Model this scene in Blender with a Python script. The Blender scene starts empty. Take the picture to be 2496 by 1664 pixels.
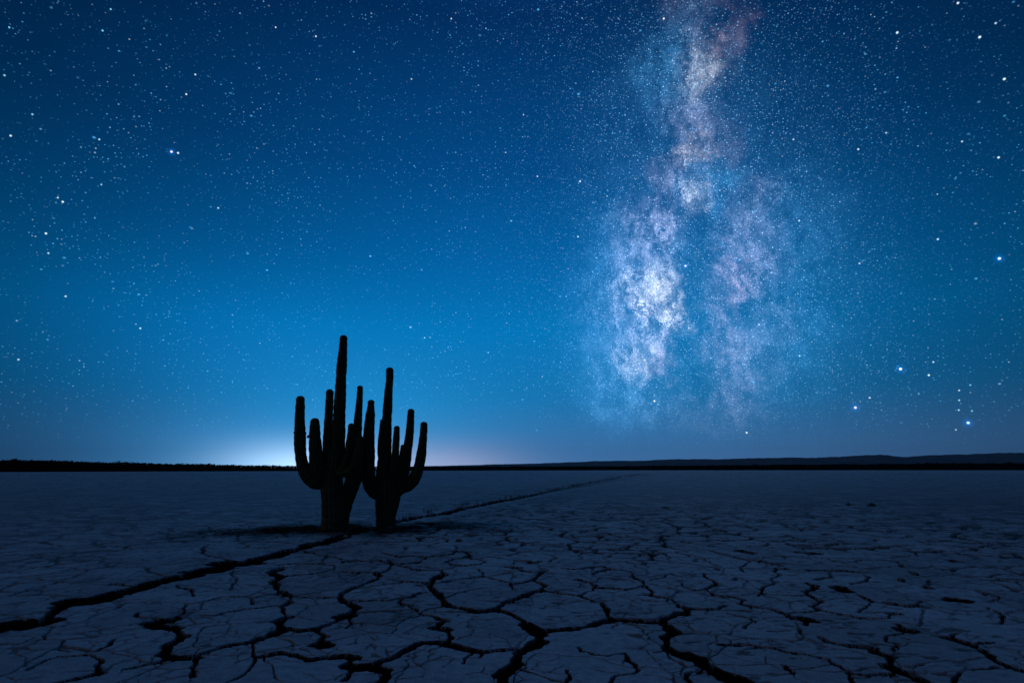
import bpy, math, random
import numpy as np
from mathutils import Vector, Matrix
R = math.radians
sc = bpy.context.scene
col = sc.collection
rng = np.random.default_rng(7)
random.seed(7)

# ------------------------------------------------------------------ camera
PITCH, CAM_H, LENS = 12.64, 1.2, 20.0
W0, H0 = 2496.0, 1664.0
FPX = W0 * LENS / 36.0
cd = bpy.data.cameras.new("camera"); cam = bpy.data.objects.new("camera", cd); col.objects.link(cam)
cam.location = (0, 0, CAM_H); cam.rotation_euler = (R(90 + PITCH), 0, 0)
cd.lens = LENS; cd.sensor_width = 36; cd.clip_start = 0.05; cd.clip_end = 80000
sc.camera = cam
CP, SP = math.cos(R(PITCH)), math.sin(R(PITCH))
FWD, UPV, RGT = np.array([0, CP, SP]), np.array([0, -SP, CP]), np.array([1.0, 0, 0])
def ray(px, py):
    return FWD + RGT * ((px - W0 / 2) / FPX) + UPV * ((H0 / 2 - py) / FPX)
def on_ground(px, py):
    d = ray(px, py); t = CAM_H / max(1e-5, -d[2]); return np.array([d[0] * t, d[1] * t])
def on_depth(px, py, y):
    d = ray(px, py); t = y / d[1]; return np.array([d[0] * t, y, CAM_H + d[2] * t])

# ------------------------------------------------------------------ exposure, moonlight
sc.view_settings.view_transform = 'Standard'; sc.view_settings.look = 'None'
sc.view_settings.exposure = 0; sc.view_settings.gamma = 1; sc.view_settings.use_curve_mapping = False
SUN_EL, SUN_AZ = 46.0, 249.0            # the moon stands to the left, a little behind the camera
sd = bpy.data.lights.new("moon", 'SUN'); sun = bpy.data.objects.new("moon", sd); col.objects.link(sun)
sd.energy = 0.070; sd.angle = R(0.5); sd.color = (1.0, 0.72, 0.45)
sv = Vector((math.sin(R(SUN_AZ)) * math.cos(R(SUN_EL)), math.cos(R(SUN_AZ)) * math.cos(R(SUN_EL)), math.sin(R(SUN_EL))))
sun.rotation_euler = sv.to_track_quat('Z', 'Y').to_euler()

# ------------------------------------------------------------------ night sky (world)
world = bpy.data.worlds.new("World"); sc.world = world; world.use_nodes = True
world.cycles.sampling_method = 'MANUAL'; world.cycles.sample_map_resolution = 1024
NT = world.node_tree; NT.nodes.clear()
class G:
    """tiny node-graph helper"""
    def __init__(s, nt): s.nt = nt
    def n(s, kind, **kw):
        nd = s.nt.nodes.new(kind)
        for k, v in kw.items(): setattr(nd, k, v)
        return nd
    def put(s, sock, v):
        if isinstance(v, bpy.types.NodeSocket): s.nt.links.new(v, sock)
        elif v is not None: sock.default_value = v
    def m(s, op, a, b=None, c=None, clamp=False):
        nd = s.n('ShaderNodeMath', operation=op, use_clamp=clamp)
        for i, v in enumerate((a, b, c)): s.put(nd.inputs[i], v)
        return nd.outputs[0]
    def v(s, op, a, b=None, c=None, scale=None):
        nd = s.n('ShaderNodeVectorMath', operation=op)
        for i, v in enumerate((a, b, c)):
            if v is not None: s.put(nd.inputs[i], v)
        if scale is not None: s.put(nd.inputs['Scale'], scale)
        return nd.outputs['Value'] if op in ('LENGTH', 'DOT_PRODUCT', 'DISTANCE') else nd.outputs['Vector']
    def rng(s, x, a, b, c=0.0, d=1.0, kind='SMOOTHSTEP'):
        nd = s.n('ShaderNodeMapRange', interpolation_type=kind)
        for i, v in enumerate((x, a, b, c, d)): s.put(nd.inputs[i], v)
        return nd.outputs[0]
    def noise(s, vec, scale, detail=4, rough=.55, dist=0.0, col=False, dim='3D'):
        nd = s.n('ShaderNodeTexNoise', noise_dimensions=dim); s.put(nd.inputs['Vector'], vec)
        nd.inputs['Scale'].default_value = scale; nd.inputs['Detail'].default_value = detail
        nd.inputs['Roughness'].default_value = rough; nd.inputs['Distortion'].default_value = dist
        return nd.outputs['Color' if col else 'Fac']
    def ramp(s, x, stops):
        nd = s.n('ShaderNodeValToRGB'); e = nd.color_ramp.elements
        while len(e) < len(stops): e.new(0.5)
        for i, (p, c) in enumerate(stops): e[i].position = p; e[i].color = (*c, 1)
        s.put(nd.inputs[0], x); return nd.outputs[0]
    def vec(s, c):                        # colour to vector by explicit nodes: keeps the shader's evaluation order short
        a = s.n('ShaderNodeSeparateColor'); s.put(a.inputs[0], c); b = s.n('ShaderNodeCombineXYZ')
        for i in range(3): s.put(b.inputs[i], a.outputs[i])
        return b.outputs[0]
    def gauss(s, x, c, w):
        t = s.m('DIVIDE', s.m('SUBTRACT', x, c), w)
        return s.m('EXPONENT', s.m('MULTIPLY', s.m('MULTIPLY', t, t), -1.0))
g = G(NT)
DIR = g.v('NORMALIZE', g.n('ShaderNodeTexCoord').outputs['Generated'])
sep = g.n('ShaderNodeSeparateXYZ'); NT.links.new(DIR, sep.inputs[0])
EL = g.m('MULTIPLY', g.m('ARCSINE', sep.outputs[2]), 180 / math.pi)
AZ = g.m('MULTIPLY', g.m('ARCTAN2', sep.outputs[0], sep.outputs[1]), 180 / math.pi)
# airglow by elevation; the unseen zenith is brightened to light the ground
base = g.ramp(g.m('DIVIDE', EL, 90.0, clamp=True), [
    (0.0, (.040, .142, .345)), (.03, (.026, .148, .370)), (.075, (.006, .168, .430)), (.15, (.0008, .180, .490)),
    (.235, (.0006, .118, .368)), (.325, (.0006, .066, .235)), (.47, (.0005, .026, .110)), (.58, (.0006, .032, .135)), (.72, (.002, .085, .33)), (1.0, (.003, .11, .42))])
azf = g.m('ADD', g.m('MULTIPLY', g.gauss(AZ, 1.0, 43.0), .94), .06)
azf = g.m('MAXIMUM', azf, g.rng(EL, 50.0, 78.0))    # extra brightness overhead, out of view, added all round as ground light
sky = g.v('SCALE', g.vec(base), scale=azf)
def add(acc, colour, fac):               # scale, then add: no implicit float-to-vector node
    return g.v('ADD', acc, g.v('SCALE', colour, scale=fac))
def glow(az, waz, wel): return g.m('MULTIPLY', g.gauss(AZ, az, waz), g.gauss(EL, 0.0, wel))
sky = add(sky, (.62, .78, .90), glow(-19.6, 6.4, 2.1))
sky = add(sky, (.012, .17, .34), glow(-16.0, 14.0, 8.5))
sky = add(sky, (.022, .036, .062), glow(22.0, 34.0, 5.0))
sky = add(sky, (.02, .09, .19), glow(-25.0, 11.0, 4.0))
sky = add(sky, (.30, .19, .15), glow(-8.0, 8.0, 2.2))
sky = add(sky, (.0, .035, .115), g.m('MULTIPLY', g.gauss(AZ, -27.0, 15.0), g.gauss(EL, 11.0, 7.0)))
# ---- Milky Way: cloud pieces laid in a frame tangent to its core
FD = (1 / 0.94231)                       # positions were read from a 2352 px wide view
core = ray(1600 * FD, 600 * FD); core /= np.linalg.norm(core)
U0 = np.cross(core, [0, 0, 1.0]); U0 /= np.linalg.norm(U0); V0 = np.cross(U0, core)
def tangent(px, py):
    d = ray(px * FD, py * FD); w = d @ core; return (d @ U0) / w, (d @ V0) / w
dw = g.m('MAXIMUM', g.v('DOT_PRODUCT', DIR, tuple(core)), 0.05)
comb = g.n('ShaderNodeCombineXYZ')
NT.links.new(g.m('DIVIDE', g.v('DOT_PRODUCT', DIR, tuple(U0)), dw), comb.inputs[0])
NT.links.new(g.m('DIVIDE', g.v('DOT_PRODUCT', DIR, tuple(V0)), dw), comb.inputs[1])
UV = comb.outputs[0]
w1 = g.v('SUBTRACT', g.vec(g.noise(UV, 11, 4, .6, col=True, dim='2D')), (.5, .5, .5))
w2 = g.v('SUBTRACT', g.vec(g.noise(UV, 40, 4, .65, col=True, dim='2D')), (.5, .5, .5))
WUV = g.v('MULTIPLY_ADD', w1, (.075, .10, 0), g.v('MULTIPLY_ADD', w2, (.034, .05, 0), UV))
def blob(px, py, rx, ry, edge=2.1):
    u, v = tangent(px, py); k = FD / FPX; sx, sy = 1 / (rx * k), 1 / (ry * k)
    return g.rng(g.v('LENGTH', g.v('MULTIPLY_ADD', WUV, (sx, sy, 0), (-u * sx, -v * sy, 0))), edge, 0.0, kind='SMOOTHERSTEP')
WH, LV, PK, BL = (1.0, .90, .82), (.68, .61, .86), (.86, .56, .66), (.10, .46, .92)
clouds = [  # x, y, rx, ry, strength, colour
 (1605, 150, 36, 44, .22, WH), (1565, 190, 66, 76, .13, BL), (1585, 240, 42, 32, .12, LV), (1525, 140, 60, 60, .10, BL),
 (1640, 95, 20, 18, .13, PK), (1690, 105, 18, 26, .07, LV), (1700, 55, 16, 30, .05, PK), (1600, 300, 26, 38, .13, LV), (1578, 350, 34, 20, .19, WH), (1670, 330, 26, 40, .04, PK),
 (1545, 395, 46, 36, .11, LV), (1594, 455, 16, 30, .28, WH), (1622, 425, 50, 40, .17, BL), (1530, 440, 30, 36, .09, LV),
 (1500, 535, 60, 50, .20, LV), (1445, 590, 80, 70, .14, BL), (1480, 590, 56, 56, .12, LV), (1540, 500, 24, 40, .10, LV), (1488, 655, 42, 42, .23, WH), (1522, 695, 38, 50, .27, WH), (1500, 680, 70, 80, .10, WH),
 (1552, 722, 20, 22, .22, WH), (1480, 750, 60, 60, .18, LV), (1470, 825, 44, 44, .24, WH), (1508, 850, 28, 30, .15, PK), (1430, 720, 90, 140, .13, BL),
 (1420, 860, 90, 90, .12, BL), (1450, 780, 80, 120, .07, LV), (1705, 560, 56, 56, .12, LV), (1685, 632, 44, 42, .17, PK), (1745, 610, 44, 44, .10, LV), (1668, 690, 36, 56, .09, PK),
 (1720, 480, 44, 50, .10, LV), (1800, 540, 90, 90, .10, BL), (1645, 755, 34, 56, .09, PK), (1665, 800, 40, 24, .12, LV), (1710, 842, 54, 44, .12, LV),
 (1745, 735, 46, 36, .09, LV), (1685, 925, 56, 48, .07, LV), (1800, 790, 80, 80, .09, BL), (1560, 935, 80, 30, .04, LV), (1440, 930, 80, 46, .09, BL),
 (1680, 560, 200, 260, .06, BL), (1540, 420, 160, 260, .06, BL), (1620, 800, 240, 160, .05, BL), (1590, 40, 40, 40, .06, BL), (1612, 620, 60, 170, .07, BL), (1605, 70, 30, 30, .05, LV), (1600, 15, 40, 30, .03, LV), (1700, 10, 24, 40, .03, PK), (1600, -80, 60, 60, .07, LV), (1560, -200, 90, 90, .08, LV)]
lanes = [(1588, 660, 22, 80, .85), (1562, 805, 40, 28, .95), (1712, 712, 26, 34, .9), (1625, 600, 24, 64, .8), (1655, 470, 20, 50, .5), (1540, 290, 40, 14, .85),
         (1655, 190, 18, 60, .8), (1515, 895, 40, 24, .7), (1600, 900, 26, 60, .6), (1765, 790, 16, 40, .6), (1470, 490, 40, 12, .5), (1640, 50, 22, 24, .7), (1580, 495, 24, 20, .6), (1608, 530, 20, 50, .5), (1602, 740, 22, 60, .5), (1560, 270, 20, 40, .6), (1740, 690, 60, 12, .6), (1460, 560, 14, 40, .5)]
mw = halo = (0, 0, 0)
for x, y, rx, ry, st, c in clouds:
    if c is BL: halo = add(halo, tuple(k * st for k in c), blob(x, y, rx, ry))
    else: mw = add(mw, tuple(k * st for k in c), blob(x, y, rx, ry))
dark = 1.0
for x, y, rx, ry, st in lanes:
    dark = g.m('MULTIPLY', dark, g.m('SUBTRACT', 1.0, g.m('MULTIPLY', blob(x, y, rx, ry, 1.7), st)))
grain = g.rng(g.noise(UV, 360, 2, .75, dim='2D'), .25, .75, .45, 1.55)
soft = g.rng(g.noise(g.v('MULTIPLY', UV, (1.25, .85, 0)), 30, 3, .6, dim='2D'), .30, .68, .22, 1.22)
soft = g.m('MULTIPLY', soft, g.rng(g.noise(UV, 95, 3, .62, dim='2D'), .28, .70, .74, 1.22))
nl = g.noise(g.v('MULTIPLY', WUV, (1.5, .7, 0)), 13, 4, .6, dim='2D')       # branching dust lanes
lane = g.m('MULTIPLY', g.rng(g.m('ABSOLUTE', g.m('SUBTRACT', nl, .5)), .055, .0), g.rng(g.noise(UV, 8, 2, .5, dim='2D'), .38, .55))
dark = g.m('MULTIPLY', dark, g.m('SUBTRACT', 1.0, g.m('MULTIPLY', lane, .8)))
mw = g.v('SCALE', mw, scale=g.m('MULTIPLY', g.m('MULTIPLY', soft, grain), dark))
halo = g.v('SCALE', halo, scale=g.m('MULTIPLY', g.m('MULTIPLY', g.m('ADD', .45, g.m('MULTIPLY', soft, .55)), grain), g.m('ADD', .3, g.m('MULTIPLY', dark, .7))))
mw = g.v('ADD', mw, halo)
mwsep = g.n('ShaderNodeSeparateXYZ'); NT.links.new(mw, mwsep.inputs[0])
mwd = g.m('MINIMUM', g.m('MULTIPLY', mwsep.outputs[2], 3.0), 1.2)
broad = g.rng(g.v('LENGTH', g.v('MULTIPLY', UV, (3.0, 1.3, 0))), 1.15, 0.1)
# ---- stars
ext = g.rng(EL, 0.3, 9.0)               # thin out towards the horizon
flat = g.v('MULTIPLY', DIR, (1, 1, 1.35))
def stars(scale, r, gain, power, mask, tint=(.10, .52, 1.0)):
    vo = g.n('ShaderNodeTexVoronoi', feature='F1', voronoi_dimensions='3D'); g.put(vo.inputs['Vector'], flat)
    vo.inputs['Scale'].default_value = scale
    s3 = g.n('ShaderNodeSeparateColor'); NT.links.new(vo.outputs['Color'], s3.inputs[0])
    core_ = g.rng(vo.outputs['Distance'], g.m('MULTIPLY', g.m('ADD', .45, g.m('MULTIPLY', s3.outputs[1], .7)), r * scale), 0.0)
    br = g.m('MULTIPLY', g.m('POWER', s3.outputs[0], power), gain)
    val = g.m('MULTIPLY', g.m('MULTIPLY', core_, br), mask)
    k = g.m('POWER', s3.outputs[2], 7.0)
    a = g.v('SCALE', tint, scale=g.m('SUBTRACT', 1.0, k))
    return g.v('SCALE', add(a, (.72, .88, 1), k), scale=val)
clump = g.rng(g.noise(DIR, 9, 3, .6), .35, .65, .35, 1.3)
m_all = g.m('MULTIPLY', ext, clump)
m_mw = g.m('MULTIPLY', ext, g.m('ADD', g.m('ADD', .10, g.m('MULTIPLY', broad, 1.2)), g.m('MULTIPLY', mwd, 1.2)))
field = stars(46, .0027, 1.3, 3.2, ext)
field = g.v('ADD', field, stars(105, .0017, 1.0, 3.2, m_all))
field = g.v('ADD', field, stars(225, .0014, .95, 2.1, m_all))
mw = g.v('ADD', mw, stars(330, .0013, .95, 1.7, m_mw, (.22, .60, 1.0)))
# ---- the bright single stars
named = [  # bright stars: pixel of the 2496 view, size (px), brightness, colour
 (418, 370, 5, 1.3, (1, .8, .65)), (434, 373, 4.5, 1, (.8, .95, 1)), (250, 75, 4, .8, (.2, .75, 1)), (22, 67, 4, .7, (.2, .75, 1)), (476, 182, 4, .8, (.7, .9, 1)),
 (454, 230, 4, .9, (.8, .9, 1)), (242, 340, 4, .8, (.5, .85, 1)), (26, 331, 4, .9, (.8, .95, 1)), (141, 482, 3.6, .8, (.6, .9, 1)), (153, 492, 4.2, 1, (.9, 1, 1)),
 (112, 569, 4.4, 1, (.8, .95, 1)), (118, 617, 4, .7, (.6, .9, 1)), (342, 800, 4, .9, (.7, .9, 1)), (160, 722, 4, .8, (.7, .9, 1)), (45, 876, 4, .7, (.7, .9, 1)),
 (532, 507, 4, .8, (.7, .9, 1)), (270, 23, 3.6, .7, (.3, .8, 1)), (11, 184, 4, .7, (.3, .8, 1)), (79, 279, 4, .7, (.3, .8, 1)), (247, 450, 3.6, .7, (.4, .8, 1)),
 (2195, 899, 6, 1.4, (.9, .9, 1)), (2264, 914, 4.5, 1, (.7, .95, 1)), (2360, 1030, 6, 1.3, (.5, .85, 1)), (2085, 993, 6, 1.2, (1, .72, .58)), (2120, 969, 4, .8, (.8, .9, 1)),
 (2275, 882, 4, .8, (.5, .8, 1)), (2338, 951, 3.6, .8, (.6, .9, 1)), (2365, 938, 3.8, .8, (.2, .6, 1)), (2338, 975, 3.6, .8, (.5, .9, 1)), (2337, 999, 3.6, .8, (.6, .9, 1)),
 (2369, 1001, 4, .7, (.2, .7, 1)), (2330, 1047, 3.6, .7, (.5, .8, 1)), (1820, 1054, 4.6, 1.1, (.9, .95, 1)), (1595, 977, 4.6, 1.1, (1, .95, .9)), (1604, 985, 4, .8, (.2, .7, 1)),
 (1671, 648, 5, 1.2, (1, .95, 1)), (1414, 442, 4.4, 1.1, (.8, .9, 1)), (1409, 577, 4.4, .9, (.5, .85, 1)), (1618, 46, 4.4, 1, (1, .92, .9)), (2092, 364, 4.2, 1, (.7, .85, 1)),
 (2160, 324, 4, .7, (.5, .8, 1)), (1934, 340, 4, .8, (.6, .85, 1)), (2187, 80, 5, 1.1, (.6, .85, 1)), (2388, 91, 5, 1.1, (.7, .9, 1)), (2448, 193, 5, 1.1, (.6, .85, 1)), (2436, 630, 5.5, 1.3, (.75, .95, 1)),
 (2286, 583, 4.4, 1, (.5, .8, 1)), (2095, 642, 4, .9, (.6, .7, 1)), (2434, 384, 4.5, 1, (.7, .9, 1)), (1850, 791, 4.2, .9, (.5, .8, 1)), (1949, 867, 4.2, .9, (.5, .85, 1)), (1948, 538, 4.4, .9, (.6, .85, 1)),
 (1100, 46, 3.6, .8, (.7, .9, 1)), (1190, 859, 3.6, .8, (.4, .8, 1)), (672, 67, 3.4, .8, (.9, .95, 1)), (770, 89, 3.8, .9, (.8, .95, 1)), (1310, 430, 4, .8, (.7, .9, 1)), (1035, 823, 3.6, .8, (.4, .9, 1)),
 (1003, 193, 3.8, .7, (.6, .9, 1)), (1276, 280, 3.8, .7, (.5, .8, 1)), (2335, 8, 4.5, .9, (.8, .95, 1)), (2427, 57, 4, .8, (.5, .8, 1)), (2345, 345, 4, .7, (.6, .85, 1))]
bright = [(0, 0, 0), (0, 0, 0)]
for px, py, r, b, c in named:
    h = int(px > W0 / 2)
    d = ray(px, py); d /= np.linalg.norm(d)
    dist = g.v('DISTANCE', DIR, tuple(d)); k = 0.50 / FPX
    sp = g.rng(dist, r * k * 1.15, r * k * .25)
    if b >= 1.2:                          # the brightest have a blue halo in thin air
        bright[h] = add(bright[h], (.0, .05, .22), g.rng(dist, r * k * 4.6, 0.0, kind='SMOOTHERSTEP'))
    bright[h] = add(bright[h], tuple(1.25 * b * q for q in c), sp)
up = g.rng(EL, -1.2, -0.2)
def gate(vec, cond):                     # evaluates this layer only in its own part of the sky
    b_ = g.n('ShaderNodeBackground'); NT.links.new(vec, b_.inputs[0]); NT.links.new(up, b_.inputs[1])
    none = g.n('ShaderNodeBackground'); none.inputs[1].default_value = 0
    mx = g.n('ShaderNodeMixShader'); NT.links.new(cond, mx.inputs[0]); NT.links.new(none.outputs[0], mx.inputs[1]); NT.links.new(b_.outputs[0], mx.inputs[2])
    return mx.outputs[0]
high = g.m('GREATER_THAN', EL, -1.0)
low = g.m('LESS_THAN', EL, 50.0)
lefts = g.m('MULTIPLY', g.m('MULTIPLY', g.m('LESS_THAN', AZ, 0.0), g.m('GREATER_THAN', AZ, -46.0)), low)
rights = g.m('MULTIPLY', g.m('MULTIPLY', g.m('GREATER_THAN', AZ, 0.0), g.m('LESS_THAN', AZ, 46.0)), low)
inmw = g.m('MULTIPLY', g.m('LESS_THAN', g.v('LENGTH', g.v('MULTIPLY', UV, (2.2, 1.12, 0))), 1.0), g.m('GREATER_THAN', dw, .1))
total = gate(sky, high)
for part, cond in ((mw, inmw), (field, high), (bright[0], lefts), (bright[1], rights)):
    ad = g.n('ShaderNodeAddShader'); NT.links.new(total, ad.inputs[0]); NT.links.new(gate(part, cond), ad.inputs[1]); total = ad.outputs[0]
NT.links.new(total, g.n('ShaderNodeOutputWorld').inputs[0])

# ------------------------------------------------------------------ helpers
def tag(o, label=None, cat=None, group=None, kind=None):
    for k, v in (('label', label), ('category', cat), ('group', group), ('kind', kind)):
        if v: o[k] = v
    return o
def mesh_obj(name, verts, faces, mats, parent=None, smooth=True, matidx=None):
    me = bpy.data.meshes.new(name)
    verts = np.asarray(verts, dtype=np.float32)
    if isinstance(faces, np.ndarray):
        n, k = faces.shape
        me.vertices.add(len(verts)); me.vertices.foreach_set('co', verts.ravel())
        me.loops.add(n * k); me.loops.foreach_set('vertex_index', faces.ravel().astype(np.int32))
        me.polygons.add(n); me.polygons.foreach_set('loop_start', np.arange(0, n * k, k, dtype=np.int32))
        me.polygons.foreach_set('loop_total', np.full(n, k, dtype=np.int32))
    else:
        me.from_pydata([tuple(map(float, v)) for v in verts], [], faces)
    me.update(calc_edges=True)
    me.polygons.foreach_set('use_smooth', np.full(len(me.polygons), smooth, dtype=bool))
    for m in (mats if isinstance(mats, (list, tuple)) else [mats]): me.materials.append(m)
    if matidx is not None: me.polygons.foreach_set('material_index', np.asarray(matidx, dtype=np.int32))
    o = bpy.data.objects.new(name, me); col.objects.link(o)
    if parent: o.parent = parent
    return o
def hash2(ix, iy, seed):
    h = (ix.astype(np.int64) * 374761393 + iy.astype(np.int64) * 668265263 + seed * 982451653) & 0xFFFFFFFF
    h = ((h ^ (h >> 13)) * 1274126177) & 0xFFFFFFFF
    h = ((h ^ (h >> 16)) * 2246822519) & 0xFFFFFFFF
    return ((h ^ (h >> 15)) & 0xFFFFFF) / float(0xFFFFFF)
def vnoise(x, y, seed=0):
    ix, iy = np.floor(x), np.floor(y); fx, fy = x - ix, y - iy
    fx = fx * fx * (3 - 2 * fx); fy = fy * fy * (3 - 2 * fy)
    ix, iy = ix.astype(np.int64), iy.astype(np.int64)
    a, b = hash2(ix, iy, seed), hash2(ix + 1, iy, seed); c, d = hash2(ix, iy + 1, seed), hash2(ix + 1, iy + 1, seed)
    return (a * (1 - fx) + b * fx) * (1 - fy) + (c * (1 - fx) + d * fx) * fy
def fbm(x, y, seed=0, o=4):
    s, a, t = 0, .5, 0
    for k in range(o):
        s = s + a * vnoise(x, y, seed + k * 17); t += a; x, y, a = x * 2.03 + 11.3, y * 2.03 + 5.7, a * .5
    return s / t
def sstep(x, a, b):
    t = np.clip((x - a) / (b - a), 0, 1); return t * t * (3 - 2 * t)
def new_mat(name):
    m = bpy.data.materials.new(name); m.use_nodes = True; m.node_tree.nodes.clear()
    gg = G(m.node_tree); bs = gg.n('ShaderNodeBsdfPrincipled'); out = gg.n('ShaderNodeOutputMaterial')
    m.node_tree.links.new(bs.outputs[0], out.inputs[0]); return m, gg, bs

# ------------------------------------------------------------------ materials
def clay_material():
    m, k, bs = new_mat("dry_clay")
    P = k.n('ShaderNodeNewGeometry').outputs['Position']
    at = lambda nm: k.n('ShaderNodeAttribute', attribute_name=nm).outputs['Fac']
    c = k.ramp(k.noise(P, .9, 6, .6), [(.30, (.39, .37, .345)), (.5, (.48, .46, .43)), (.7, (.56, .535, .50))])
    mx = k.n('ShaderNodeMix', data_type='RGBA', blend_type='MULTIPLY'); mx.inputs[0].default_value = 1
    k.put(mx.inputs[6], c); k.put(mx.inputs[7], k.ramp(k.noise(P, 14, 6, .68), [(.32, (.62, .62, .62)), (.62, (1.08, 1.08, 1.08))]))
    m3 = k.n('ShaderNodeMix', data_type='RGBA', blend_type='MULTIPLY'); m3.inputs[0].default_value = 1
    pl = k.n('ShaderNodeMix', data_type='RGBA', blend_type='MULTIPLY'); pl.inputs[0].default_value = 1; k.put(pl.inputs[6], mx.outputs[2])
    k.put(pl.inputs[7], k.ramp(at('tone'), [(0, (.74, .73, .72)), (.5, (.98, .98, .98)), (1, (1.16, 1.17, 1.19))]))
    k.put(m3.inputs[6], pl.outputs[2]); k.put(m3.inputs[7], k.ramp(k.noise(P, 75, 3, .7), [(.30, (.72, .72, .73)), (.6, (1.05, 1.05, 1.05))]))
    crack_shade = k.n('ShaderNodeMix', data_type='RGBA'); k.put(crack_shade.inputs[0], at('crack')); k.put(crack_shade.inputs[6], m3.outputs[2])
    crack_shade.inputs[7].default_value = (.006, .0055, .005, 1)  # shade inside the cracks, painted as a near-black base colour
    st = k.n('ShaderNodeMix', data_type='RGBA'); k.put(st.inputs[0], at('dark_ground')); k.put(st.inputs[6], crack_shade.outputs[2])
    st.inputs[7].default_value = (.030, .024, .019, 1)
    k.put(bs.inputs['Base Color'], st.outputs[2])
    bs.inputs['Roughness'].default_value = .68
    k.put(bs.inputs['Specular IOR Level'], k.m('MULTIPLY', k.m('SUBTRACT', 1.0, k.m('MAXIMUM', at('crack'), at('dark_ground'))), .3))
    b = k.n('ShaderNodeBump'); b.inputs['Strength'].default_value = .38; b.inputs['Distance'].default_value = .02
    k.put(b.inputs['Height'], k.m('ADD', k.noise(P, 22, 8, .66), k.m('MULTIPLY', k.noise(P, 5, 3, .5), .6)))
    m.node_tree.links.new(b.outputs[0], bs.inputs['Normal']); return m
def flesh_material():
    m, k, bs = new_mat("cactus_skin")
    P = k.n('ShaderNodeNewGeometry').outputs['Position']
    rib = k.n('ShaderNodeAttribute', attribute_name='rib').outputs['Fac']
    low = k.n('ShaderNodeAttribute', attribute_name='bark').outputs['Fac']
    gr = k.ramp(k.noise(P, 6, 5, .6), [(.3, (.030, .070, .022)), (.7, (.055, .11, .036))])
    cr = k.n('ShaderNodeMix', data_type='RGBA'); k.put(cr.inputs[0], k.m('MULTIPLY', rib, .55)); k.put(cr.inputs[6], gr); cr.inputs[7].default_value = (.12, .115, .06, 1)
    bk = k.n('ShaderNodeMix', data_type='RGBA'); k.put(bk.inputs[0], k.m('MULTIPLY', low, k.rng(k.noise(P, 9, 4, .6), .3, .6)))
    k.put(bk.inputs[6], cr.outputs[2]); bk.inputs[7].default_value = (.26, .20, .13, 1)
    k.put(bs.inputs['Base Color'], bk.outputs[2]); bs.inputs['Roughness'].default_value = .7; bs.inputs['Specular IOR Level'].default_value = .15
    b = k.n('ShaderNodeBump'); b.inputs['Strength'].default_value = .5; b.inputs['Distance'].default_value = .01
    k.put(b.inputs['Height'], k.noise(P, 45, 5, .6)); m.node_tree.links.new(b.outputs[0], bs.inputs['Normal']); return m
def plain_material(name, c1, c2, scale=3, rough=.9):
    m, k, bs = new_mat(name); P = k.n('ShaderNodeNewGeometry').outputs['Position']
    k.put(bs.inputs['Base Color'], k.ramp(k.noise(P, scale, 4, .6), [(.3, c1), (.7, c2)]))
    bs.inputs['Roughness'].default_value = rough; bs.inputs['Specular IOR Level'].default_value = .1; return m
CLAY, SKIN = clay_material(), flesh_material()
SPINE = plain_material("spine", (.10, .08, .05), (.16, .13, .09), 20)
STRAW = plain_material("dry_straw", (.06, .048, .028), (.12, .095, .055), 8)
TWIG = plain_material("dead_twig", (.02, .016, .011), (.045, .036, .025), 8)
BUSH = plain_material("dark_bush", (.010, .014, .008), (.022, .028, .014), .2)
HILL = plain_material("hill_rock", (.07, .068, .064), (.12, .115, .105), .004)
STONE = plain_material("pale_stone", (.30, .27, .23), (.42, .38, .33), 30)

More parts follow.
